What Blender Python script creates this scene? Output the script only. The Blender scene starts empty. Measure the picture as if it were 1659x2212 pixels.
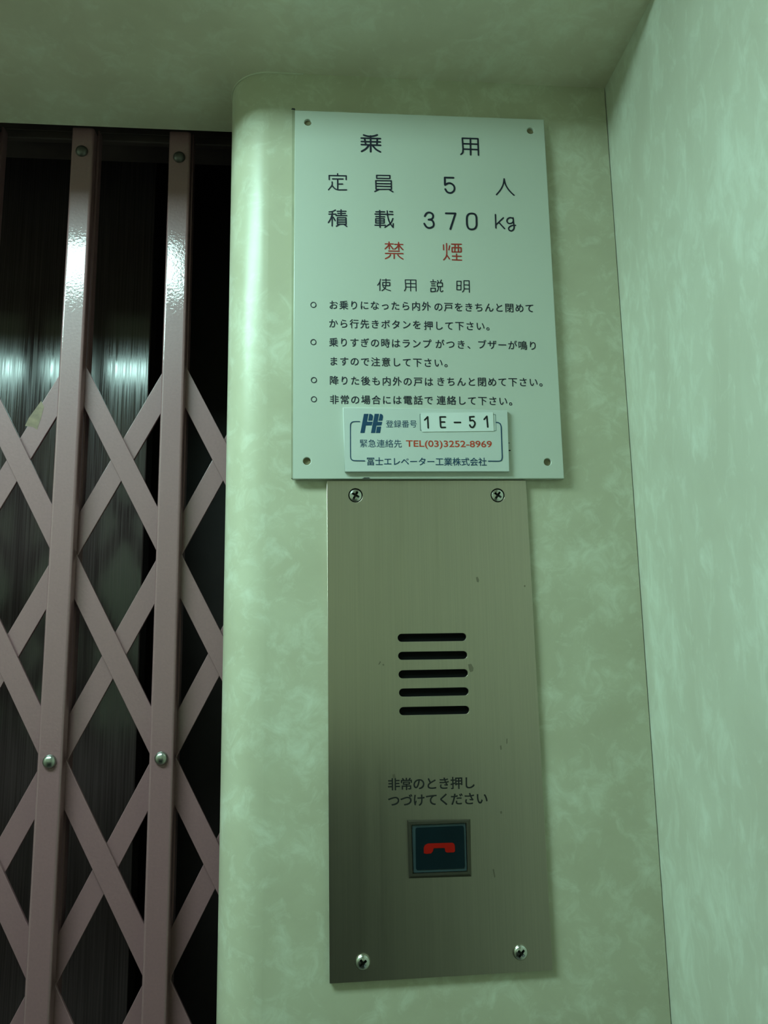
import bpy, bmesh, math
from mathutils import Vector, Matrix

# ------------------------------------------------------------------ scene, camera, light, exposure
S = bpy.context.scene
COL = S.collection
W, H = 1659, 2212
F_PX, YAW, PITCH, ROLL = 1653.0, 0.08897, 0.16478, -0.01688
EYE = Vector((0.0, -0.572, 1.62))
CZ = EYE.z                      # heights below are given relative to the eye, then lifted by CZ
CEIL = 0.4657                   # ceiling above the eye
CX = 0.2485                     # right corner

cy, sy, cp, sp = math.cos(YAW), math.sin(YAW), math.cos(PITCH), math.sin(PITCH)
fwd = Vector((sy*cp, cy*cp, sp))
r0 = Vector((cy, -sy, 0))
u0 = r0.cross(fwd)
cr, sr = math.cos(ROLL), math.sin(ROLL)
rgt = cr*r0 + sr*u0
upv = -sr*r0 + cr*u0

cam_d = bpy.data.cameras.new('camera')
cam = bpy.data.objects.new('camera', cam_d)
COL.objects.link(cam)
m = Matrix((rgt, upv, -fwd)).transposed().to_4x4()
m.translation = EYE
cam.matrix_world = m
cam_d.sensor_fit = 'VERTICAL'
cam_d.sensor_height = 24.0
cam_d.lens = F_PX / H * 24.0
cam_d.clip_start = 0.01
S.camera = cam

world = bpy.data.worlds.new('world')
S.world = world
world.use_nodes = True
world.node_tree.nodes['Background'].inputs[0].default_value = (0.004, 0.005, 0.005, 1)
world.node_tree.nodes['Background'].inputs[1].default_value = 1.0

S.view_settings.view_transform = 'Standard'
S.view_settings.look = 'None'
S.view_settings.exposure = 0.0
S.view_settings.gamma = 1.0

LAMP_COLOR = (0.61, 1.0, 0.93)
LAMP_POWER = 35.5


def at(px, py, Y):
    """point of the plane y = Y seen at a photograph position (used to survey the place)"""
    d = rgt*((px - W/2)/F_PX) - upv*((py - H/2)/F_PX) + fwd
    return EYE + d*((Y - EYE.y)/d.y)


# ------------------------------------------------------------------ object helpers
def finish(o, parent=None, label=None, cat=None, group=None, kind=None):
    COL.objects.link(o)
    if parent is not None:
        o.parent = parent
        p = parent
        mw = Matrix.Translation(p['_loc']) if '_loc' in p else Matrix.Identity(4)
        o.matrix_parent_inverse = mw.inverted()
    tag(o, label, cat, group, kind)
    return o


def tag(o, label=None, cat=None, group=None, kind=None):
    if label: o['label'] = label
    if cat: o['category'] = cat
    if group: o['group'] = group
    if kind: o['kind'] = kind


def thing(name, loc, label, cat, group=None):
    o = bpy.data.objects.new(name, None)
    o.empty_display_size = 0.02
    o.location = loc
    o['_loc'] = tuple(loc)
    COL.objects.link(o)
    tag(o, label, cat, group)
    return o


def obj(name, me, mat, parent=None, **kw):
    o = bpy.data.objects.new(name, me)
    me.name = name
    if mat is not None:
        me.materials.clear()
        me.materials.append(mat)
    return finish(o, parent, **kw)


def mesh(verts, faces, smooth=False):
    me = bpy.data.meshes.new('m')
    me.from_pydata([tuple(v) for v in verts], [], faces)
    me.validate()
    if smooth:
        me.polygons.foreach_set('use_smooth', [True]*len(me.polygons))
    me.update()
    return me


def from_bm(bm, smooth=False):
    bmesh.ops.recalc_face_normals(bm, faces=bm.faces)
    me = bpy.data.meshes.new('m')
    bm.to_mesh(me)
    bm.free()
    if smooth:
        me.polygons.foreach_set('use_smooth', [True]*len(me.polygons))
    return me


def add_box(bm, x0, x1, y0, y1, z0, z1, bevel=0.0, seg=2):
    r = bmesh.ops.create_cube(bm, size=1.0)
    vs = r['verts']
    for v in vs:
        v.co = Vector(((x0+x1)/2 + v.co.x*(x1-x0), (y0+y1)/2 + v.co.y*(y1-y0), (z0+z1)/2 + v.co.z*(z1-z0)))
    if bevel > 0:
        es = set(e for v in vs for e in v.link_edges)
        bmesh.ops.bevel(bm, geom=list(es), offset=bevel, segments=seg, affect='EDGES', profile=0.5)


def box(x0, x1, y0, y1, z0, z1, bevel=0.0, seg=2):
    bm = bmesh.new()
    add_box(bm, x0, x1, y0, y1, z0, z1, bevel, seg)
    return from_bm(bm)


def autosmooth(me, ang=0.6):
    bm = bmesh.new()
    bm.from_mesh(me)
    for f in bm.faces: f.smooth = max(abs(q) for q in f.normal) < 0.9995
    for e in bm.edges:
        if len(e.link_faces) == 2 and e.calc_face_angle(0) > ang: e.smooth = False
    bm.to_mesh(me)
    bm.free()
    return me


def eval_mesh(o):
    dg = bpy.context.evaluated_depsgraph_get()
    dg.update()
    return bpy.data.meshes.new_from_object(o.evaluated_get(dg))


def plate(outlines, y_front, y_back, bevel=0.0):
    """solid plate parallel to the front wall from outlines of (x, z); later outlines are holes"""
    c = bpy.data.curves.new('c', 'CURVE')
    c.dimensions = '2D'
    c.fill_mode = 'BOTH'
    half = (y_back - y_front)/2
    c.extrude = half - bevel
    c.bevel_depth = bevel
    c.bevel_resolution = 2
    c.offset = -bevel
    for ol in outlines:
        s = c.splines.new('POLY')
        s.points.add(len(ol) - 1)
        for p, q in zip(s.points, ol): p.co = (q[0], q[1], 0, 1)
        s.use_cyclic_u = True
    o = bpy.data.objects.new('tmp', c)
    COL.objects.link(o)
    me = eval_mesh(o)
    bpy.data.objects.remove(o)
    yc = (y_front + y_back)/2
    for v in me.vertices: v.co = (v.co.x, yc - v.co.z, v.co.y)
    bm = bmesh.new()
    bm.from_mesh(me)
    bmesh.ops.remove_doubles(bm, verts=bm.verts, dist=1e-6)
    bmesh.ops.recalc_face_normals(bm, faces=bm.faces)
    bm.to_mesh(me)
    bm.free()
    me.materials.clear()
    return me


def xz(px, py, Y):
    p = at(px, py, Y)
    return (p.x, p.z)


def circle(px, py, Y, r, n=28):
    p = at(px, py, Y)
    return [(p.x + r*math.cos(2*math.pi*k/n), p.z + r*math.sin(2*math.pi*k/n)) for k in range(n)]


def rounded(pts, r, n=6):
    out = []
    N = len(pts)
    for i in range(N):
        a, b, c = Vector(pts[i-1]), Vector(pts[i]), Vector(pts[(i+1) % N])
        d1, d2 = (a-b).normalized(), (c-b).normalized()
        p, q = b + d1*r, b + d2*r
        for k in range(n+1):
            t = k/n
            w = (1-t)*(1-t)*p + 2*t*(1-t)*b + t*t*q
            out.append((w.x, w.y))
    return out


def lathe(profile, n=32):
    """profile of (radius, height); axis points to -y"""
    vs, fs = [], []
    for r, h in profile:
        for k in range(n):
            a = 2*math.pi*k/n
            vs.append((r*math.cos(a), -h, r*math.sin(a)))
    for i in range(len(profile)-1):
        for k in range(n):
            k2 = (k+1) % n
            fs.append((i*n+k, i*n+k2, (i+1)*n+k2, (i+1)*n+k))
    fs.append(tuple(range(n)))
    fs.append(tuple((len(profile)-1)*n + k for k in range(n))[::-1])
    me = mesh(vs, fs)
    bm = bmesh.new()
    bm.from_mesh(me)
    bmesh.ops.remove_doubles(bm, verts=bm.verts, dist=1e-7)
    bmesh.ops.recalc_face_normals(bm, faces=bm.faces)
    bm.to_mesh(me)
    bm.free()
    return me


# ------------------------------------------------------------------ lettering
_gl = {}


def glyph(ch, offset=0.0):
    k = (ch, offset)
    if k not in _gl:
        c = bpy.data.curves.new('t', 'FONT')
        c.body = ch
        c.size = 1.0
        c.offset = offset
        c.resolution_u = 4
        o = bpy.data.objects.new('t', c)
        COL.objects.link(o)
        me = eval_mesh(o)
        bpy.data.objects.remove(o)
        _gl[k] = ([tuple(v.co) for v in me.vertices], [tuple(p.vertices) for p in me.polygons])
        bpy.data.meshes.remove(me)
    return _gl[k]


def unit(px, py, Y):
    a = at(px, py, Y)
    return (at(px+1, py, Y) - a).length, (at(px, py-1, Y) - a).length


class Ink:
    """flat paint on a surface, kept a hair in front of it"""
    def __init__(self, Y):
        self.Y, self.v, self.f = Y - 0.00012, [], []

    def face(self, pts):
        # crossing brush strokes lie a few microns over one another
        n = len(self.v)
        lift = (len(self.f) % 48)*3e-6
        self.v += [Vector((p.x, p.y - lift, p.z)) for p in pts]
        self.f.append(tuple(range(n, n+len(pts))))

    def row(self, text, a, b, em, offset=0.0):
        """full-width characters centred from a to b; em in photograph pixels"""
        n = max(1, len(text)-1)
        for i, ch in enumerate(text):
            if ch == ' ': continue
            t = i/n
            px, py = a[0] + (b[0]-a[0])*t, a[1] + (b[1]-a[1])*t
            c = at(px, py, self.Y)
            ux, uz = unit(px, py, self.Y)
            vs, fs = glyph(ch)
            # overprinted copies thicken the strokes by the given part of an em
            for lay, (sx, sz) in enumerate(((-1, -1), (1, 1), (-1, 1), (1, -1)) if offset else ((0, 0),)):
                k = len(self.v)
                for x, y, _ in vs:
                    dx, dz = (x - 0.5 + sx*offset)*em*ux, (y - 0.36 + sz*offset)*em*uz
                    self.v.append(Vector((c.x + dx, self.Y - lay*0.00002, c.z + dz)))
                self.f += [tuple(q + k for q in f) for f in fs]

    def latin(self, text, left, right, cap, offset=0.0):
        """left/right: baseline ends in the photograph; cap: cap height in pixels"""
        vs, fs = glyph(text, offset)
        x0, x1 = min(v[0] for v in vs), max(v[0] for v in vs)
        A, B = at(*left, self.Y), at(*right, self.Y)
        _, uz = unit(*left, self.Y)
        k = len(self.v)
        for x, y, _ in vs:
            t = (x-x0)/(x1-x0)
            p = A + (B-A)*t
            self.v.append(Vector((p.x, self.Y, p.z + y/0.727*cap*uz)))
        self.f += [tuple(q + k for q in f) for f in fs]

    def poly(self, pts):
        """filled outline given in photograph pixels"""
        me = plate([[xz(*p, self.Y) for p in pts]], self.Y - 0.00001, self.Y + 0.00001)
        k = len(self.v)
        self.v += [v.co.copy() for v in me.vertices]
        self.f += [tuple(q + k for q in p.vertices) for p in me.polygons]
        bpy.data.meshes.remove(me)

    def stroke(self, pts, width, closed=False, curve=False):
        """round-ended line through photograph pixels"""
        P = [at(*p, self.Y) for p in pts]
        ux, uz = unit(*pts[0], self.Y)
        r = width*ux/2
        P = [Vector((p.x, p.z)) for p in P]
        if curve and len(P) > 2:
            Q = []
            n = len(P)
            for i in range(n if closed else n-1):
                p0 = P[i-1] if (closed or i > 0) else P[0]
                p1, p2 = P[i], P[(i+1) % n]
                p3 = P[(i+2) % n] if (closed or i+2 < n) else P[-1]
                for s in range(6):
                    t = s/6
                    Q.append(0.5*((2*p1) + (p2-p0)*t + (2*p0-5*p1+4*p2-p3)*t*t + (3*p1-p0-3*p2+p3)*t**3))
            if not closed: Q.append(P[-1])
            P = Q
        segs = list(zip(P, P[1:])) + ([(P[-1], P[0])] if closed else [])
        for a, b in segs:
            d = (b-a)
            if d.length < 1e-9: continue
            d = d.normalized()*r
            n = Vector((-d.y, d.x))
            self.face([Vector((q.x, self.Y, q.y)) for q in (a+n, a-n, b-n, b+n)])
        for p in P:
            self.face([Vector((p.x + r*math.cos(2*math.pi*k/12), self.Y, p.y + r*math.sin(2*math.pi*k/12))) for k in range(12)])

    def strokes(self, origin, scale, width, items):
        for it in items:
            closed = curve = False
            pts = it
            if isinstance(it[0], str):
                closed, curve, pts = 'c' in it[0], 's' in it[0], it[1:]
            self.stroke([(origin[0] + x/scale, origin[1] + y/scale) for x, y in pts], width, closed, curve)

    def build(self, name, mat, parent, **kw):
        me = bpy.data.meshes.new('m')
        me.from_pydata([tuple(v) for v in self.v], [], self.f)
        bm = bmesh.new()
        bm.from_mesh(me)
        for f in bm.faces:
            f.normal_update()
            if f.normal.y > 0: f.normal_flip()
        bm.to_mesh(me)
        bm.free()
        return obj(name, me, mat, parent, **kw)


# ------------------------------------------------------------------ materials
def nt(name):
    mt = bpy.data.materials.new(name)
    mt.use_nodes = True
    t = mt.node_tree
    return mt, t, t.nodes['Principled BSDF']


def node(t, kind, **kw):
    n = t.nodes.new(kind)
    for k, v in kw.items():
        if k in n.inputs: n.inputs[k].default_value = v
        else: setattr(n, k, v)
    return n


def coords(t, scale=(1, 1, 1)):
    tc = t.nodes.new('ShaderNodeTexCoord')
    mp = t.nodes.new('ShaderNodeMapping')
    mp.inputs['Scale'].default_value = scale
    t.links.new(tc.outputs['Object'], mp.inputs['Vector'])
    return mp.outputs['Vector']


def plain(name, color, rough=0.5, metal=0.0, spec=0.5, noise=0.06, nscale=60.0, bump=0.0, bscale=400.0, coat=0.0):
    mt, t, b = nt(name)
    v = coords(t)
    nz = node(t, 'ShaderNodeTexNoise', Scale=nscale, Detail=4.0)
    t.links.new(v, nz.inputs['Vector'])
    rp = t.nodes.new('ShaderNodeValToRGB')
    rp.color_ramp.elements[0].position, rp.color_ramp.elements[1].position = 0.3, 0.7
    rp.color_ramp.elements[0].color = (*[c*(1-noise) for c in color], 1)
    rp.color_ramp.elements[1].color = (*[min(1, c*(1+noise)) for c in color], 1)
    t.links.new(nz.outputs['Fac'], rp.inputs['Fac'])
    t.links.new(rp.outputs['Color'], b.inputs['Base Color'])
    b.inputs['Roughness'].default_value = rough
    b.inputs['Metallic'].default_value = metal
    b.inputs['Specular IOR Level'].default_value = spec
    b.inputs['Coat Weight'].default_value = coat
    b.inputs['Coat Roughness'].default_value = 0.05
    if bump > 0:
        n2 = node(t, 'ShaderNodeTexNoise', Scale=bscale, Detail=2.0)
        t.links.new(v, n2.inputs['Vector'])
        bp = node(t, 'ShaderNodeBump', Strength=bump, Distance=0.001)
        t.links.new(n2.outputs['Fac'], bp.inputs['Height'])
        t.links.new(bp.outputs['Normal'], b.inputs['Normal'])
        t.links.new(bp.outputs['Normal'], b.inputs['Coat Normal'])
    return mt


def laminate(name, dark, mid, light, scale=(1, 1, 1)):
    """marbled decorative laminate: soft clouds crossed by small pale wisps"""
    mt, t, b = nt(name)
    v = coords(t, scale)
    a = node(t, 'ShaderNodeTexNoise', Scale=17.0, Detail=7.0, Roughness=0.6, Distortion=0.4)
    c = node(t, 'ShaderNodeTexNoise', Scale=62.0, Detail=8.0, Roughness=0.66, Distortion=0.7)
    t.links.new(v, a.inputs['Vector'])
    t.links.new(v, c.inputs['Vector'])
    r1 = t.nodes.new('ShaderNodeValToRGB')
    e = r1.color_ramp.elements
    e[0].position, e[1].position = 0.34, 0.66
    e[0].color, e[1].color = (*dark, 1), (*mid, 1)
    t.links.new(a.outputs['Fac'], r1.inputs['Fac'])
    # wisps gather where the clouds are pale
    ad = node(t, 'ShaderNodeMath', operation='MULTIPLY_ADD')
    ad.inputs[1].default_value = 0.55
    t.links.new(a.outputs['Fac'], ad.inputs[0])
    t.links.new(c.outputs['Fac'], ad.inputs[2])
    mr = t.nodes.new('ShaderNodeMapRange')
    mr.inputs['From Min'].default_value, mr.inputs['From Max'].default_value = 0.77, 1.02
    mr.inputs['To Min'].default_value, mr.inputs['To Max'].default_value = 0.0, 0.72
    t.links.new(ad.outputs[0], mr.inputs['Value'])
    mx = node(t, 'ShaderNodeMix', data_type='RGBA')
    ci = [q for q in mx.inputs if q.type == 'RGBA']
    ci[1].default_value = (*light, 1)
    t.links.new(mr.outputs[0], mx.inputs[0])
    t.links.new(r1.outputs['Color'], ci[0])
    t.links.new([q for q in mx.outputs if q.type == 'RGBA'][0], b.inputs['Base Color'])
    b.inputs['Roughness'].default_value = 0.33
    b.inputs['Specular IOR Level'].default_value = 0.5
    return mt


def brushed(name, color, rough, metal, aniso=0.0, streak=0.25, spec=0.5, strength=0.05, fine=900.0, rvar=0.1):
    """metal sheet with a vertical grain"""
    mt, t, b = nt(name)
    v = coords(t, (1.0, 1.0, 0.012))
    a = node(t, 'ShaderNodeTexNoise', Scale=fine, Detail=3.0)
    c = node(t, 'ShaderNodeTexNoise', Scale=fine*0.18, Detail=3.0)
    t.links.new(v, a.inputs['Vector'])
    t.links.new(v, c.inputs['Vector'])
    rp = t.nodes.new('ShaderNodeValToRGB')
    rp.color_ramp.elements[0].position, rp.color_ramp.elements[1].position = 0.25, 0.75
    rp.color_ramp.elements[0].color = (*[q*(1-streak) for q in color], 1)
    rp.color_ramp.elements[1].color = (*[q*(1+streak) for q in color], 1)
    t.links.new(a.outputs['Fac'], rp.inputs['Fac'])
    t.links.new(rp.outputs['Color'], b.inputs['Base Color'])
    mr = t.nodes.new('ShaderNodeMapRange')
    mr.inputs['From Min'].default_value, mr.inputs['From Max'].default_value = 0.3, 0.7
    mr.inputs['To Min'].default_value, mr.inputs['To Max'].default_value = rough - rvar, rough + rvar
    t.links.new((a if rvar > 0.05 else c).outputs['Fac'], mr.inputs['Value'])
    t.links.new(mr.outputs[0], b.inputs['Roughness'])
    bp = node(t, 'ShaderNodeBump', Strength=strength, Distance=0.001)
    t.links.new(a.outputs['Fac'], bp.inputs['Height'])
    t.links.new(bp.outputs['Normal'], b.inputs['Normal'])
    b.inputs['Metallic'].default_value = metal
    b.inputs['Specular IOR Level'].default_value = spec
    if aniso > 0:
        b.inputs['Anisotropic'].default_value = aniso
        tg = node(t, 'ShaderNodeCombineXYZ', X=1.0)
        t.links.new(tg.outputs[0], b.inputs['Tangent'])
    return mt


def glow(name, color, strength):
    mt, t, b = nt(name)
    b.inputs['Base Color'].default_value = (0.9, 0.9, 0.9, 1)
    b.inputs['Roughness'].default_value = 0.4
    b.inputs['Emission Color'].default_value = (*color, 1)
    b.inputs['Emission Strength'].default_value = strength
    return mt


def smear(name, color, alpha):
    mt, t, b = nt(name)
    b.inputs['Base Color'].default_value = (*color, 1)
    b.inputs['Alpha'].default_value = alpha
    b.inputs['Roughness'].default_value = 0.7
    return mt


M = {}
LAM = ((0.465, 0.445, 0.32), (0.53, 0.52, 0.385), (0.66, 0.68, 0.55))
M['wall'] = laminate('marbled_laminate', *LAM)
M['top'] = laminate('marbled_ceiling', (0.63, 0.57, 0.45), (0.70, 0.65, 0.52), (0.78, 0.77, 0.65))  # paler than the wall laminate, making up for weak bounced light
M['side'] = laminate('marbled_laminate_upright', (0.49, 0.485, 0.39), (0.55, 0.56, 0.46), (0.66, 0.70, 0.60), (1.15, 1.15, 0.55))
M['floor'] = plain('grey_floor', (0.16, 0.15, 0.13), 0.5, noise=0.2)
M['reflection_dark'] = plain('dark_reflection', (0.035, 0.03, 0.028), 0.5)
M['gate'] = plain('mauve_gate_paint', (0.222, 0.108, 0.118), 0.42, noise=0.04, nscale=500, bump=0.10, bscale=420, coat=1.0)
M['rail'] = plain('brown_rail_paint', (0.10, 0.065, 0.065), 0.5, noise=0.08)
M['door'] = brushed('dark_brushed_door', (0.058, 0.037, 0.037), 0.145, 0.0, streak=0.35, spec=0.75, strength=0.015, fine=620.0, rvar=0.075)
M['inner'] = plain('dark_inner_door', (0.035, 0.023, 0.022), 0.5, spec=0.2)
M['steel'] = brushed('brushed_stainless', (0.49, 0.435, 0.36), 0.30, 1.0, aniso=0.7, streak=0.05, strength=0.02, rvar=0.02)
M['screw'] = plain('screw_steel', (0.55, 0.56, 0.52), 0.22, 1.0, noise=0.05)
M['recess'] = plain('shaded_recess', (0.035, 0.035, 0.03), 0.4, 0.6)  # shade inside the screw cross put into its colour
M['rivet'] = plain('rivet_steel', (0.40, 0.40, 0.37), 0.28, 1.0, noise=0.08)
M['dim'] = plain('shaded_rivet_steel', (0.10, 0.09, 0.085), 0.4, 0.8, noise=0.1)  # darker copy of the rivet steel: weaker light up there put into colour
M['dark'] = plain('black_cavity_shade', (0.004, 0.004, 0.004), 0.9, spec=0.1)
M['acrylic'] = plain('white_acrylic', (0.52, 0.55, 0.48), 0.22, noise=0.012, nscale=8)
M['backing'] = plain('olive_backing', (0.34, 0.34, 0.23), 0.7, noise=0.1)
M['disc'] = plain('tan_disc', (0.20, 0.17, 0.09), 0.6, noise=0.15)
M['card'] = plain('white_card', (0.56, 0.60, 0.56), 0.35, noise=0.01)
M['tape'] = plain('white_tape', (0.70, 0.74, 0.71), 0.35, noise=0.01)
M['navy'] = plain('navy_ink', (0.006, 0.008, 0.022), 0.5)
M['red'] = plain('red_ink', (0.34, 0.025, 0.015), 0.5)
M['blue'] = plain('blue_ink', (0.002, 0.045, 0.105), 0.5)
M['black'] = plain('black_ink', (0.004, 0.004, 0.005), 0.5)
M['grey'] = plain('grey_ink', (0.12, 0.18, 0.17), 0.5)
M['orange'] = plain('vermilion_ink', (0.48, 0.05, 0.02), 0.5)
M['bezel'] = plain('bezel_steel', (0.12, 0.11, 0.09), 0.38, 0.9)
M['cap_rim'] = plain('smoked_rim', (0.035, 0.06, 0.07), 0.3)
M['lens'] = plain('dark_lens', (0.004, 0.012, 0.016), 0.3, spec=0.15, noise=0.1)
M['handset'] = plain('red_handset', (0.33, 0.006, 0.002), 0.5, spec=0.15)
M['lamp'] = glow('lamp_diffuser', LAMP_COLOR, LAMP_POWER)
M['white'] = plain('white_enamel', (0.8, 0.8, 0.78), 0.4)
M['caulk'] = plain('cream_caulk', (0.58, 0.57, 0.44), 0.6)
M['ochre'] = plain('ochre_scuff', (0.16, 0.10, 0.055), 0.45, noise=0.2, nscale=200)
M['stain'] = smear('brown_stain', (0.12, 0.10, 0.06), 0.2)
M['soot'] = smear('dark_smudge', (0.015, 0.015, 0.015), 0.85)

# ------------------------------------------------------------------ the setting
XL, YB = -0.93, -1.02
R = 0.034
XA = -0.0378                      # where the flat front starts to round off
prof = [(CX - 0.0006, 0.0), (XA, 0.0)]
for k in range(1, 17):
    a = math.pi/2*k/16
    prof.append((XA - R*math.sin(a), R - R*math.cos(a)))
prof += [(XA - R, 0.078), (CX - 0.0006, 0.078)]
n = len(prof)
z0, z1 = 0.0, CZ + CEIL
vs = [(x, y, z0) for x, y in prof] + [(x, y, z1) for x, y in prof]
fs = [(i, (i+1) % n, (i+1) % n + n, i+n) for i in range(n)] + [tuple(range(n)), tuple(range(n, 2*n))[::-1]]
me = mesh(vs, fs)
bm = bmesh.new(); bm.from_mesh(me)
me = from_bm(bm)
obj('wall_front', autosmooth(me, 0.5), M['wall'], kind='structure')
ZT = CZ + 0.560
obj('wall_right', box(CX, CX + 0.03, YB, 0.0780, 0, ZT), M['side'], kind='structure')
obj('wall_left', box(XL - 0.03, XL, YB, 0.078, 0, ZT), M['wall'], kind='structure')
obj('wall_back', box(XL - 0.03, CX + 0.03, YB - 0.03, YB, 0, ZT), M['wall'], kind='structure')
# the ceiling steps down to a deep soffit over the entrance side
YS = -0.112                       # face of the soffit
bm = bmesh.new()
xa, xb = XL - 0.03, CX + 0.03
pr = [(YB - 0.03, ZT), (YS, ZT), (YS, z1), (0.0784, z1), (0.0784, ZT + 0.03), (YB - 0.03, ZT + 0.03)]
vs = [bm.verts.new((x, y, z)) for x in (xa, xb) for y, z in pr]
for i in range(6):
    j = (i+1) % 6
    bm.faces.new((vs[i], vs[j], vs[6+j], vs[6+i]))
bm.faces.new(vs[:6]); bm.faces.new(vs[6:][::-1])
obj('ceiling', from_bm(bm), M['top'], kind='structure')
obj('floor', box(XL - 0.03, CX + 0.03, YB - 0.03, 0.55, -0.03, 0), M['floor'], kind='structure')
obj('reflection_panel', box(XL + 0.001, CX - 0.001, YB, YB + 0.008, 0, CZ - 0.22), M['reflection_dark'], kind='structure')  # unseen dark panel added to darken the reflection in the steel faceplate

# caulk bead along the top of the front wall
bead = [(-0.01, 0.0)] + [(x, y) for x, y in prof[1:-2]] + [(XA - R, 0.070)]
bm = bmesh.new()
ring = []
for i, (x, y) in enumerate(bead):
    a = Vector(bead[max(0, i-1)]); b = Vector(bead[min(len(bead)-1, i+1)])
    d = (b - a).normalized(); nn = Vector((d.y, -d.x))
    if nn.y > 0 and abs(d.x) > 0.3: nn = -nn
    if abs(d.x) <= 0.3 and nn.x > 0: nn = -nn
    c = Vector((x, y)) + nn*0.0002
    ring.append([bm.verts.new((c.x + nn.x*0.0008*math.cos(t), c.y + nn.y*0.0008*math.cos(t), z1 - 0.0003 + 0.0008*math.sin(t)))
                 for t in [2*math.pi*k/8 for k in range(8)]])
for p, q in zip(ring, ring[1:]):
    for k in range(8):
        bm.faces.new((p[k], p[(k+1) % 8], q[(k+1) % 8], q[k]))
obj('trim_2', from_bm(bm, True), M['caulk'], kind='structure')

# landing doors behind the gate
DY = 0.290
e0 = at(324, 770, DY).x
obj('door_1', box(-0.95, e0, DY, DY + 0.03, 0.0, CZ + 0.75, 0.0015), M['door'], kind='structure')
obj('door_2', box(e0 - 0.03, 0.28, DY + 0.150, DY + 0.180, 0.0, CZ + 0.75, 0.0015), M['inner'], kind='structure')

# ------------------------------------------------------------------ ceiling lamp
lamp = thing('ceiling_light', (-0.50, -0.335, ZT), 'long fluorescent ceiling lamp with a white diffuser on the high part of the ceiling', 'lamp')
lx0, lx1, ly0, ly1, ld = -0.80, -0.20, -0.420, -0.250, 0.010
vs, fs = [], []
N = 14
for x in (lx0, lx1):
    for k in range(N+1):
        t = math.pi*k/N
        vs.append((x, (ly0+ly1)/2 + (ly1-ly0)/2*math.cos(t), ZT - 0.002 - (ld-0.002)*min(1.0, 2.2*abs(math.sin(t)))))
for k in range(N): fs.append((k, k+1, N+2+k, N+1+k))
fs += [tuple(range(N+1)), tuple(range(N+1, 2*N+2)), (0, N, 2*N+1, N+1)]
bm = bmesh.new(); bm.from_mesh(mesh(vs, fs))
obj('diffuser', autosmooth(from_bm(bm), 0.6), M['lamp'], lamp)
bm = bmesh.new()
add_box(bm, lx0 - 0.008, lx1 + 0.008, ly1, ly1 + 0.006, ZT - 0.006, ZT, 0.001)
add_box(bm, lx0 - 0.008, lx1 + 0.008, ly0 - 0.006, ly0, ZT - 0.006, ZT, 0.001)
add_box(bm, lx0 - 0.008, lx0, ly0, ly1, ZT - 0.006, ZT, 0.001)
add_box(bm, lx1, lx1 + 0.008, ly0, ly1, ZT - 0.006, ZT, 0.001)
obj('frame', from_bm(bm), M['white'], lamp)

# ------------------------------------------------------------------ collapsible gate
GY = 0.088
gate = thing('collapsible_gate', (-0.43, 0.10, 0.0), 'mauve painted collapsible scissor gate closed across the car entrance left of the panel', 'gate')
PX1, DX = -0.2141, 0.0878
posts = [PX1 + DX*k for k in range(-7, 3)]
PZ0, DZ = CZ + 0.2445, 0.1690
ztop = CZ + 0.4705


def capsule(ax, az, bx, bz, w, y0, y1):
    d = Vector((bx-ax, bz-az)).normalized()
    nn = Vector((-d.y, d.x))
    out = []
    for k in range(9):
        t = -math.pi/2 + math.pi*k/8
        p = Vector((bx, bz)) + d*(w/2*math.cos(t)) + nn*(w/2*math.sin(t))
        out.append((p.x, p.y))
    for k in range(9):
        t = math.pi/2 + math.pi*k/8
        p = Vector((ax, az)) + d*(w/2*math.cos(t)) + nn*(w/2*math.sin(t))
        out.append((p.x, p.y))
    return plate([out], y0, y1, 0.0004)


# front channel: a U with a rounded face, built around x = 0
hw = 0.0099
sec = []
for k in range(5):
    a = math.pi/2*k/4
    sec.append((-hw + 0.0022 - 0.0022*math.cos(a), GY + 0.0022 - 0.0022*math.sin(a)))
for k in range(5):
    a = math.pi/2*k/4
    sec.append((hw - 0.0022 + 0.0022*math.sin(a), GY + 0.0022 - 0.0022*math.cos(a)))
sec += [(hw, GY + 0.0100), (hw - 0.0015, GY + 0.0100), (hw - 0.0015, GY + 0.0026), (-hw + 0.0015, GY + 0.0026),
        (-hw + 0.0015, GY + 0.0100), (-hw, GY + 0.0100)]


def extrude_section(sec, za, zb):
    n = len(sec)
    vs = [(x, y, za) for x, y in sec] + [(x, y, zb) for x, y in sec]
    fs = [(i, (i+1) % n, (i+1) % n + n, i+n) for i in range(n)] + [tuple(range(n)), tuple(range(n, 2*n))]
    bm = bmesh.new(); bm.from_mesh(mesh(vs, fs))
    return autosmooth(from_bm(bm), 0.45)


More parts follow.
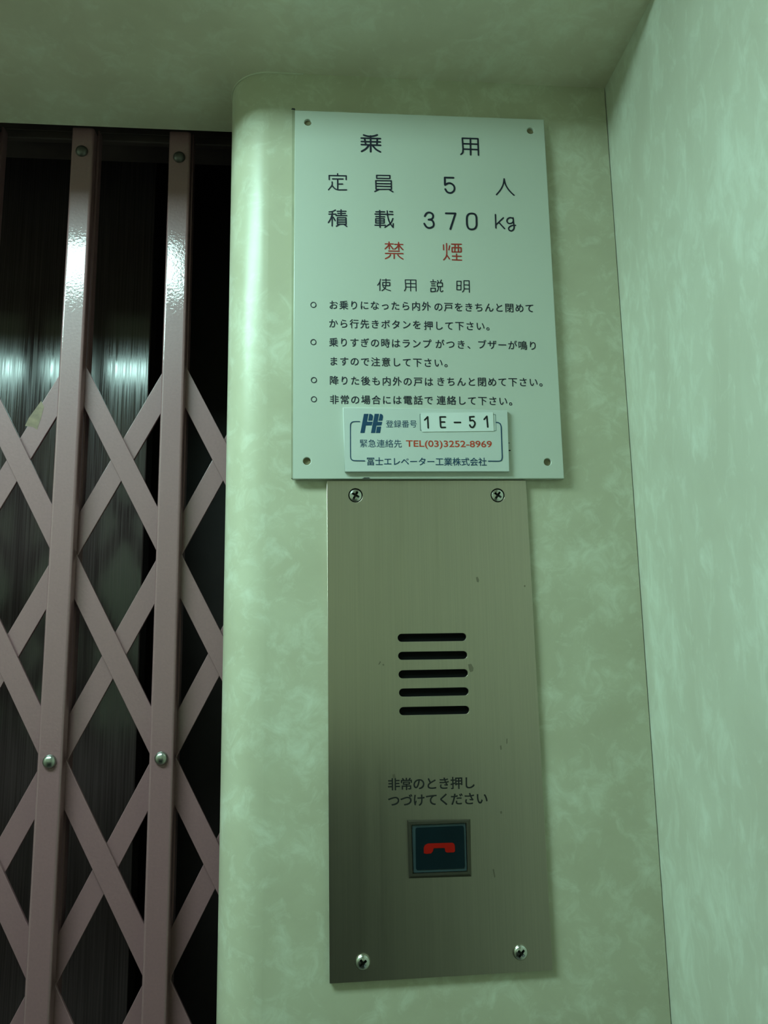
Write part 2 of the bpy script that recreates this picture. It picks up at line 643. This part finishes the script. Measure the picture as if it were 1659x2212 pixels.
post_me = extrude_section(sec, 0.0, ztop)
yb = GY + 0.0172
sec2 = [(-hw, yb), (-hw + 0.0015, yb), (-hw + 0.0015, yb + 0.0080), (hw - 0.0015, yb + 0.0080), (hw - 0.0015, yb), (hw, yb), (hw, yb + 0.0100), (-hw, yb + 0.0100)]
back_me = extrude_section(sec2, 0.012, ztop + 0.01)
riv_me = lathe([(0.0055, 0.0), (0.0055, 0.0004), (0.0052, 0.0014), (0.0044, 0.0025), (0.0032, 0.0033), (0.0017, 0.0038), (0.0002, 0.0039)], 28)
riv_me.polygons.foreach_set('use_smooth', [True]*len(riv_me.polygons))
riv_top = riv_me.copy()
riv_top.materials.append(M['dim'])
for i, px in enumerate(posts):
    o = bpy.data.objects.new('post', post_me)
    if not post_me.materials: post_me.materials.append(M['gate'])
    o.location = (px, 0, 0)
    finish(o, gate)
    b = bpy.data.objects.new('back_channel', back_me)
    if not back_me.materials: back_me.materials.append(M['gate'])
    b.location = (px, 0, 0)
    finish(b, gate)
    if not riv_me.materials: riv_me.materials.append(M['rivet'])
    for zz in (at(177, 327, GY).z if i != 8 else at(388, 340, GY).z, at(107, 1645, GY).z if i != 8 else at(348, 1638, GY).z, PZ0 - 8*DZ):
        rv = bpy.data.objects.new('rivet', riv_me)
        rv.location = (px, GY, zz)
        rv.parent = o
        rv.matrix_parent_inverse = Matrix.Translation((px, 0, 0)).inverted()
        COL.objects.link(rv)
        rv['label'] = 'steel dome rivet'
        if zz > CZ + 0.2:
            rv.data = riv_top
            rv['label'] = 'dull dome rivet with shade in its colour'
NP, NK = len(posts), 10
BW = 0.0175
scuffed = None
for sgn, y0 in ((1, GY + 0.0105), (-1, GY + 0.0139)):
    for d in range(-NP - NK, NP + NK + 1):
        pts = [(posts[i], PZ0 - DZ*(d + sgn*i)) for i in range(NP) if 0 <= d + sgn*i < NK]
        if len(pts) < 2: continue
        o = obj('lattice_bar', capsule(*pts[0], *pts[-1], BW, y0, y0 + 0.0030), M['gate'], gate)
        if sgn == -1 and d == 7: scuffed = o
ik = Ink(GY + 0.0139)
ik.poly([(54, 920), (62, 903), (89, 866), (95, 879), (88, 905), (80, 928), (70, 922)])
ik.build('scuff', M['ochre'], scuffed, label='ochre scuff on the paint')
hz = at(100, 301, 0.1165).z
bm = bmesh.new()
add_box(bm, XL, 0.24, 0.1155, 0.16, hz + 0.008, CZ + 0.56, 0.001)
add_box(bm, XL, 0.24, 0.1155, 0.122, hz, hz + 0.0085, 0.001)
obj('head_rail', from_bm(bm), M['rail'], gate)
bm = bmesh.new()
add_box(bm, XL, 0.0, 0.082, 0.086, 0, 0.014, 0.0005)
add_box(bm, XL, 0.0, 0.118, 0.122, 0, 0.014, 0.0005)
add_box(bm, XL, 0.0, 0.086, 0.118, 0, 0.003)
obj('floor_track', from_bm(bm), M['rail'], gate)

# ------------------------------------------------------------------ instruction sign
ST = 0.0060
sign_c = at(925, 640, 0)
sign = thing('instruction_sign', (sign_c.x, 0, sign_c.z), 'large white acrylic elevator instruction sign on the front wall above the steel panel', 'sign')
quad = [xz(637, 238, -ST), xz(1175, 258, -ST), xz(1219, 1034, -ST), xz(632, 1034, -ST)]
holes = [(665, 264), (1146, 282), (663, 996), (1183, 998)]
obj('board', plate([quad] + [circle(x, y, -ST, 0.0029) for x, y in holes], -ST, -0.0010, 0.0005), M['acrylic'], sign)
Yb = -0.0010
bq = [xz(631, 238, Yb), xz(1173, 260, Yb), xz(1216, 1032, Yb), xz(629, 1033, Yb)]
obj('backing', plate([bq], -0.0010, 0.0), M['backing'], sign, label='olive backing sheet showing at the left edge')  # reaches past the board on the left as an olive strip

k = Ink(-ST)
k.strokes((690, 270), 8.7316, 4.0, [
    ('s', (835, 190), (900, 210), (965, 214), (1030, 207), (1090, 188)), [(790, 247), (1150, 258)], [(792, 312), (1148, 320)], [(792, 370), (1152, 383)],
    [(850, 250), (876, 375)], [(1092, 255), (1084, 378)], [(965, 208), (967, 505)],
    ('s', (928, 388), (875, 450), (795, 498)), ('s', (1003, 390), (1065, 458), (1148, 508))])
k.strokes((690, 270), 8.7316, 3.0, [
    [(343, 920), (343, 955)], [(185, 1030), (183, 953), (505, 960), (503, 1030)], [(247, 1017), (445, 1020)], [(343, 1020), (345, 1215)],
    [(345, 1115), (435, 1115)], ('s', (240, 1075), (236, 1140), (172, 1222)), ('s', (242, 1145), (290, 1200), (350, 1222), (430, 1224), (512, 1224)),
    ('c', (1078, 950), (1328, 953), (1328, 1010), (1080, 1006)), ('c', (1062, 1050), (1355, 1053), (1358, 1214), (1068, 1214)),
    [(1065, 1105), (1355, 1110)], [(1065, 1155), (1355, 1162)], [(1112, 1222), (1045, 1255)], [(1318, 1222), (1385, 1262)],
    ('s', (302, 1605), (245, 1632), (182, 1640)), [(180, 1682), (312, 1682)], [(243, 1635), (240, 1905)], ('s', (238, 1690), (212, 1770), (170, 1840)),
    [(262, 1740), (298, 1805)], [(335, 1628), (500, 1628)], [(408, 1600), (408, 1708)], [(347, 1668), (490, 1668)], [(312, 1708), (515, 1710)],
    ('c', (340, 1748), (500, 1750), (503, 1872), (338, 1870)), [(340, 1790), (500, 1790)], [(340, 1831), (500, 1831)],
    [(378, 1875), (320, 1910)], [(465, 1875), (515, 1915)],
    [(1065, 1638), (1228, 1638)], [(1137, 1615), (1143, 1930)], [(1048, 1680), (1385, 1688)],
    ('s', (1278, 1622), (1288, 1720), (1325, 1840), (1388, 1932)), [(1388, 1932), (1392, 1862)], [(1325, 1635), (1378, 1637)],
    [(1065, 1728), (1228, 1732)], ('c', (1062, 1768), (1222, 1770), (1222, 1850), (1062, 1848)), [(1062, 1808), (1222, 1810)],
    [(1048, 1890), (1245, 1892)], ('s', (1385, 1765), (1345, 1850), (1235, 1930))])
k.strokes((880, 270), 6.38, 3.6, [
    ('s', (738, 405), (762, 380), (768, 332)), [(768, 332), (757, 182), (972, 190), (980, 415)], [(762, 258), (972, 265)], [(768, 332), (976, 340)], [(868, 185), (872, 412)]])
k.strokes((880, 270), 6.38, 4.2, [
    [(635, 728), (515, 725), (518, 828)], ('s', (518, 828), (560, 804), (605, 808), (640, 838), (650, 880), (635, 915), (595, 937), (550, 925), (522, 885)),
    ('s', (240, 1258), (262, 1220), (300, 1206), (342, 1224), (355, 1260), (338, 1294), (292, 1305)),
    ('s', (292, 1305), (340, 1315), (363, 1360), (352, 1400), (305, 1420), (262, 1405), (233, 1360)),
    [(530, 1218), (662, 1220), (592, 1435)],
    ('cs', (822, 1265), (845, 1230), (885, 1220), (928, 1230), (950, 1268), (953, 1330), (952, 1385), (932, 1425), (890, 1440), (847, 1427), (825, 1385), (820, 1330))])
k.strokes((880, 270), 6.38, 3.1, [
    ('s', (1333, 742), (1320, 820), (1282, 895), (1228, 960)), ('s', (1335, 745), (1352, 820), (1400, 900), (1470, 968)),
    [(1213, 1235), (1220, 1420)], [(1322, 1280), (1226, 1372)], [(1262, 1345), (1340, 1430)],
    ('cs', (1455, 1292), (1415, 1278), (1380, 1295), (1372, 1325), (1390, 1353), (1425, 1356), (1456, 1335)),
    ('s', (1456, 1280), (1462, 1340), (1470, 1400), (1462, 1440), (1430, 1460), (1400, 1445), (1400, 1412), (1440, 1387), (1490, 1383))])
k.strokes((800, 505), 6.9125, 2.1, [
    ('s', (150, 680), (138, 725), (108, 768)), [(142, 718), (142, 848)], [(178, 690), (295, 692)], ('s', (233, 675), (232, 770), (212, 818), (173, 850)),
    ('c', (185, 726), (290, 728), (288, 775), (183, 773)), ('s', (188, 790), (235, 828), (300, 850)),
    ('s', (508, 852), (528, 815), (524, 745)), [(524, 745), (520, 688), (680, 690), (684, 856)], [(525, 742), (680, 745)], [(526, 795), (680, 798)], [(600, 690), (602, 854)],
    [(935, 686), (938, 706)], [(898, 716), (980, 718)], [(912, 747), (965, 747)], [(912, 777), (968, 777)], ('c', (903, 812), (970, 812), (970, 862), (903, 865)),
    [(1003, 698), (1016, 724)], [(1060, 690), (1045, 718)], ('c', (1000, 733), (1075, 733), (1075, 788), (1000, 788)), ('s', (1018, 790), (1012, 832), (993, 863)),
    ('s', (1045, 790), (1045, 850), (1062, 866), (1083, 850)),
    ('c', (1292, 708), (1355, 710), (1352, 838), (1292, 836)), [(1292, 771), (1352, 773)], ('s', (1375, 870), (1398, 838), (1399, 780)), [(1399, 780), (1398, 700), (1475, 702), (1479, 874)],
    [(1400, 762), (1475, 765)], [(1400, 822), (1475, 825)]])
EM = 20.6
for s, a, b in (
        ('お乗りになったら内外', (720.3, 659), (921, 662)), ('の戸をきちんと閉めて', (947, 663), (1144, 666)),
        ('から行先きボタンを', (720, 699), (900.6, 702)), ('押して下さい。', (925.5, 703.5), (1060, 705)),
        ('乗りすぎの時はランプ', (720.6, 739.5), (922, 743)), ('がつき、', (950, 743.5), (1019, 745)), ('ブザーが鳴り', (1041, 744.5), (1151, 747)),
        ('ますので注意して下さい。', (720.8, 780.5), (969.5, 784.5)),
        ('降りた後も内外の戸は', (721.5, 822), (926, 825)), ('きちんと閉めて下さい。', (952, 824.5), (1174.5, 826)),
        ('非常の場合には電話で', (722, 863.5), (926, 865)), ('連絡して下さい。', (953, 865), (1109, 867))):
    k.row(s, a, b, EM, 0.010)
for x, y in ((677, 658.5), (677, 739), (678, 821), (678, 862.5)):
    k.stroke([(x + 5.6*math.cos(2*math.pi*q/20), y + 5.6*math.sin(2*math.pi*q/20)) for q in range(20)], 1.8, True)
k.stroke([(1098, 957), (1100.5, 957)], 1.6)
k.stroke([(1096, 973), (1102, 973)], 2.6)
k.build('lettering', M['navy'], sign, label='dark navy lettering')
k = Ink(-ST)
k.strokes((800, 505), 6.9125, 2.7, [
    [(222, 150), (342, 152)], [(279, 122), (283, 228)], ('s', (278, 158), (256, 190), (220, 225)), ('s', (284, 160), (310, 190), (340, 230)),
    [(365, 158), (485, 160)], [(421, 128), (425, 240)], ('s', (419, 163), (398, 200), (362, 230)), ('s', (427, 166), (452, 202), (488, 238)),
    [(275, 257), (432, 260)], [(225, 293), (487, 297)], [(355, 297), (355, 370)], ('s', (300, 315), (275, 345), (225, 372)), ('s', (410, 315), (440, 348), (487, 378)),
    ])
k.build('warning_lettering', M['red'], sign, label='red lettering reading forbidden')
k = Ink(-ST)
k.strokes((800, 505), 6.9125, 2.7, [
    [(1092, 165), (1095, 240)], [(1185, 180), (1172, 240)], [(1138, 145), (1141, 300)], ('s', (1141, 300), (1130, 345), (1095, 390)), [(1148, 328), (1180, 375)],
    [(1212, 155), (1358, 157)], [(1265, 157), (1260, 270)], [(1311, 157), (1314, 270)], ('c', (1220, 207), (1354, 208), (1354, 272), (1221, 272)),
    [(1287, 302), (1290, 388)], [(1225, 333), (1358, 336)], [(1222, 388), (1362, 394)]])
k.build('warning_lettering', M['red'], sign, label='red lettering reading smoke')
k = Ink(-ST)
k.poly([(782, 1034), (787, 1031.5), (797, 1031.5), (800, 1033.5)])
k.build('chip', M['soot'], sign, label='dark chip at the bottom edge')
k = Ink(-ST)
k.poly([(629, 237), (631, 233.5), (637, 234), (638, 238)])
k.build('chip', M['soot'], sign, label='dark chip at the top left corner')

for x, y in holes:
    obj('hole_disc', plate([circle(x, y, -0.0038, 0.00285)], -0.0038, -0.0010), M['disc'], sign, label='tan plug added as a raised floor of the screw hole')  # added discs lift the hole floors, which would render too dark

# ------------------------------------------------------------------ contact plate glued on the sign
CT = ST + 0.0030
cc = at(920, 950, -CT)
card = thing('contact_plate', (cc.x, -ST, cc.z), 'small white emergency contact plate with blue logo glued to the bottom of the sign', 'plate')
obj('board', plate([[xz(741, 880, -CT), xz(1096, 885.5, -CT), xz(1100.5, 1018.5, -CT), xz(745, 1018.5, -CT)]], -CT, -ST, 0.0003), M['card'], card)
k = Ink(-CT)
o6, s6 = (730, 880), 8.7316


def p6(pts): return [(o6[0] + x/s6, o6[1] + y/s6) for x, y in pts]


for pl in ([(490, 122), (577, 122), (548, 270), (655, 270), (637, 340), (527, 342), (502, 482), (422, 482)],
           [(592, 122), (622, 124), (648, 138), (662, 160), (663, 185), (650, 249), (568, 251)],
           [(692, 122), (777, 122), (748, 271), (835, 273), (820, 340), (726, 345), (702, 483), (622, 483)],
           [(793, 122), (822, 125), (844, 143), (853, 180), (838, 250), (763, 251)],
           [(735, 362), (815, 362), (795, 483), (716, 483)]):
    k.poly(p6(pl))
k.build('logo', M['blue'], card, label='slanted blue company logo')
k = Ink(-CT)
k.strokes(o6, s6, 2.1, [('s', (410, 268), (320, 268), (270, 278), (240, 312), (235, 360)), [(235, 360), (237, 930)], ('s', (237, 925), (250, 975), (285, 1000), (330, 1006)), [(330, 1006), (505, 1009)]])
k.build('frame_line', M['blue'], card, label='left half of the thin blue frame line')
k = Ink(-CT)
k.strokes((900, 880), 7.9, 2.3, [('s', (1357, 257), (1395, 262), (1428, 285), (1442, 330)), [(1442, 330), (1461, 850)], ('s', (1461, 850), (1450, 895), (1425, 914), (1390, 919)), [(1390, 919), (1225, 918)]])
k.build('frame_line', M['blue'], card, label='right half of the thin blue frame line')
k = Ink(-CT)
k.row('登録番号', (841.7, 916), (892.8, 916), 17.0)
k.row('緊急連絡先', (785.5, 958), (859.4, 958.5), 18.3)
k.row('冨士エレベーター工業株式会社', (800.4, 996.8), (1042.4, 997.8), 18.8, 0.006)
k.build('lettering', M['blue'], card, label='blue lettering')
k = Ink(-CT)
k.latin('TEL(03)3252-8969', (877.2, 964.6), (1062.6, 966.0), 14.2, 0.012)
k.build('telephone_number', M['orange'], card, label='vermilion telephone number')
k = Ink(-CT)
k.strokes((900, 880), 7.9, 0.9, [[(72, 115), (55, 118), (62, 392), (82, 392)]])
k.build('label_field', M['grey'], card, label='thin grey outline at the left of the number tape')
k = Ink(-CT)
k.strokes((900, 880), 7.9, 0.9, [[(1305, 124), (1345, 122), (1357, 398), (1325, 400)]])
k.build('label_field', M['grey'], card, label='thin grey outline at the right of the number tape')
TT = CT + 0.0004
tape = obj('number_tape', plate([[xz(900 + x/7.9, 880 + y/7.9, -TT) for x, y in ((72, 97), (1302, 83), (1318, 402), (90, 418))]], -TT, -CT), M['tape'], card, label='bright white tape with black number')
k = Ink(-TT)
k.strokes((900, 880), 7.9, 3.5, [
    [(137, 215), (188, 162), (198, 350)], [(490, 163), (400, 163), (410, 325), (420, 343), (490, 342)], [(405, 250), (476, 250)], [(645, 257), (748, 257)],
    [(978, 158), (907, 162), (911, 228)], ('s', (911, 228), (955, 222), (988, 252), (992, 292), (962, 338), (925, 333), (907, 302)),
    [(1152, 205), (1198, 152), (1214, 335)]])
k.build('tape_lettering', M['black'], tape, label='black stamped number')

# ------------------------------------------------------------------ emergency intercom panel
PT = 0.0030
pc = at(940, 1600, 0)
panel = thing('intercom_panel', (pc.x, 0, pc.z), 'tall brushed steel emergency intercom panel with speaker slots below the white sign', 'panel')
quad = [xz(706, 1038.5, -PT), xz(1136, 1037.5, -PT), xz(1194, 2096, -PT), xz(712, 2125, -PT)]
slots = []
for l, r in (((859, 1378), (1007, 1376)), ((860, 1417), (1009, 1415)), ((861, 1457), (1010.5, 1454)), ((862, 1496.5), (1012, 1493.5)), ((862.5, 1536.5), (1013.5, 1533.5))):
    a, b = at(*l, -PT), at(*r, -PT)
    rr = 8.6*unit(930, 1450, -PT)[1]
    d = Vector((b.x - a.x, b.z - a.z)).normalized()
    nn = Vector((-d.y, d.x))
    A = Vector((a.x, a.z)) + d*rr
    B = Vector((b.x, b.z)) - d*rr
    ol = [tuple(B + d*rr*math.cos(t) + nn*rr*math.sin(t)) for t in [-math.pi/2 + math.pi*q/10 for q in range(11)]]
    ol += [tuple(A - d*rr*math.cos(t) - nn*rr*math.sin(t)) for t in [-math.pi/2 + math.pi*q/10 for q in range(11)]]
    slots.append(ol)
top_screws, low_screws = [(768, 1070), (1075, 1070)], [(783.5, 2077.5), (1124, 2056.5)]
sink = [circle(x, y, -PT, 0.0054) for x, y in top_screws]
obj('faceplate', plate([quad] + slots + sink, -PT, -0.0006, 0.00025), M['steel'], panel)
bq = [xz(708, 1041, 0), xz(1134, 1040, 0), xz(1191, 2092, 0), xz(714, 2120, 0)]
obj('cavity_shade', plate([bq], -0.0006, 0.0), M['dark'], panel, label='black sheet put in for the shade behind the speaker slots')  # black stands in for the shade in the slots and round the top screws


def screw_mesh(prof, depth, rot):
    o = bpy.data.objects.new('s', lathe(prof, 36))
    COL.objects.link(o)
    hmax = max(h for r, h in prof)
    # one cross shaped cutter, narrowing with depth
    bm = bmesh.new()
    loops = []
    for y, L, w in ((-hmax - 0.001, 0.0033, 0.00088), (-hmax + 0.0003, 0.0031, 0.00082), (-hmax + depth, 0.0015, 0.0005)):
        pts = [(L, -w), (L, w), (w, w), (w, L), (-w, L), (-w, w), (-L, w), (-L, -w), (-w, -w), (-w, -L), (w, -L), (w, -w)]
        loops.append([bm.verts.new((x*math.cos(rot) - z*math.sin(rot), y, x*math.sin(rot) + z*math.cos(rot))) for x, z in pts])
    for p, q in zip(loops, loops[1:]):
        for i in range(12):
            bm.faces.new((p[i], p[(i+1) % 12], q[(i+1) % 12], q[i]))
    bm.faces.new(loops[0])
    bm.faces.new(loops[-1][::-1])
    cm = from_bm(bm)
    for q in (o.data, cm):
        q.materials.append(M['screw'])
        q.materials.append(M['recess'])
    for p in cm.polygons: p.material_index = 1
    c = bpy.data.objects.new('c', cm)
    COL.objects.link(c)
    md = o.modifiers.new('b', 'BOOLEAN')
    md.operation = 'DIFFERENCE'
    md.object = c
    md.solver = 'EXACT'
    md.use_self = True
    me = eval_mesh(o)
    bpy.data.objects.remove(o)
    bpy.data.objects.remove(c)
    return autosmooth(me, 0.55)


flat = [(0.0047, -0.0022), (0.0047, -0.0001), (0.0044, 0.0003), (0.0030, 0.0008), (0.0015, 0.0010), (0.0002, 0.00105)]
pan = [(0.0051, 0.0), (0.0052, 0.0006), (0.0050, 0.0014), (0.0043, 0.0023), (0.0030, 0.0030), (0.0015, 0.0033), (0.0002, 0.0034)]
for (x, y), pr, rot, d in ((top_screws[0], flat, 1.05, 0.0026), (top_screws[1], flat, 0.95, 0.0026), (low_screws[0], pan, 0.62, 0.0024), (low_screws[1], pan, 0.85, 0.0024)):
    o = bpy.data.objects.new('screw', screw_mesh(pr, d, rot))
    p = at(x, y, -PT)
    o.location = (p.x, -PT, p.z)
    finish(o, panel, label='cross head screw')

k = Ink(-PT)
k.row('非常のとき押し', (850.7, 1694.6), (1013.6, 1691.2), 28.0, 0.014)
k.row('つづけてください', (850.7, 1730), (1041, 1725), 28.0, 0.014)
k.build('lettering', M['black'], panel, label='black instruction lettering')

# call button
o8, s8 = (780, 1640), 4.879


def q8(pts, Y): return [xz(o8[0] + x/s8, o8[1] + y/s8, Y) for x, y in pts]


FB = PT + 0.0024
outer = q8([(484, 640), (1152, 632), (1163, 1236), (503, 1256)], -PT)
rim = q8([(502, 662), (1132, 645), (1146, 1212), (522, 1236)], -FB)
hole = q8([(526, 690), (1110, 668), (1124, 1186), (543, 1208)], -FB)
btn = None
vs = [(x, -PT, z) for x, z in outer] + [(x, -FB, z) for x, z in rim] + [(x, -FB, z) for x, z in hole] + [(x, -PT, z) for x, z in hole]
fs = []
for i in range(4):
    j = (i+1) % 4
    fs += [(i, j, 4+j, 4+i), (4+i, 4+j, 8+j, 8+i), (8+i, 8+j, 12+j, 12+i)]
fs += [(0, 1, 13, 12), (1, 2, 14, 13), (2, 3, 15, 14), (3, 0, 12, 15)]
bm = bmesh.new(); bm.from_mesh(mesh(vs, fs))
btn = obj('call_button', from_bm(bm), M['bezel'], panel, label='square emergency call button with a dark steel bezel')
CBY = PT + 0.0016
capq = q8([(534, 697), (1104, 675), (1118, 1180), (550, 1201)], -CBY)
obj('button_cap', plate([rounded(capq, 0.0010)], -CBY, -PT + 0.0001, 0.0004), M['cap_rim'], btn, label='smoked blue grey button cap')
LY = CBY + 0.0003
lens = q8([(573, 722), (1082, 700), (1094, 1150), (578, 1170)], -LY)
obj('lens', plate([rounded(lens, 0.0016)], -LY, -CBY, 0.0001), M['lens'], btn, label='dark navy lens')
k = Ink(-LY)
k.poly([(o8[0] + x/s8, o8[1] + y/s8) for x, y in ((662, 992), (660, 935), (672, 905), (705, 888), (960, 880), (980, 890), (988, 915), (990, 972), (975, 982), (905, 984), (888, 972), (882, 935), (765, 938), (757, 970), (738, 993), (690, 998))])
k.build('handset_symbol', M['handset'], btn, label='red telephone handset symbol')

# stains on the steel
for pl in ([(1028, 1247), (1032, 1246), (1035, 1253), (1034, 1258), (1030, 1257)],
           [(1011, 1435), (1018, 1434), (1023, 1443), (1022, 1450), (1016, 1452), (1013, 1446)],
           [(1094, 1596), (1096, 1595), (1096, 1606), (1094, 1607)], [(1080, 1611), (1083, 1610), (1084, 1619), (1081, 1620)],
           [(848, 1673), (853, 1672), (855, 1680), (849, 1681)], [(1080, 1753), (1084, 1752), (1085, 1757), (1081, 1758)],
           [(1064, 1878), (1067, 1877), (1070, 1894), (1068, 1897)], [(1132, 1264), (1135, 1264), (1135, 1268), (1132, 1268)],
           [(817, 1436), (820, 1435), (823, 1430), (821, 1428)], [(826, 1435), (829, 1434), (830, 1437), (827, 1438)]):
    k = Ink(-PT)
    k.poly(pl)
    k.build('stain', M['stain'], panel, label='small brown dried spot')

for o in list(bpy.data.objects):
    if '_loc' in o: del o['_loc']
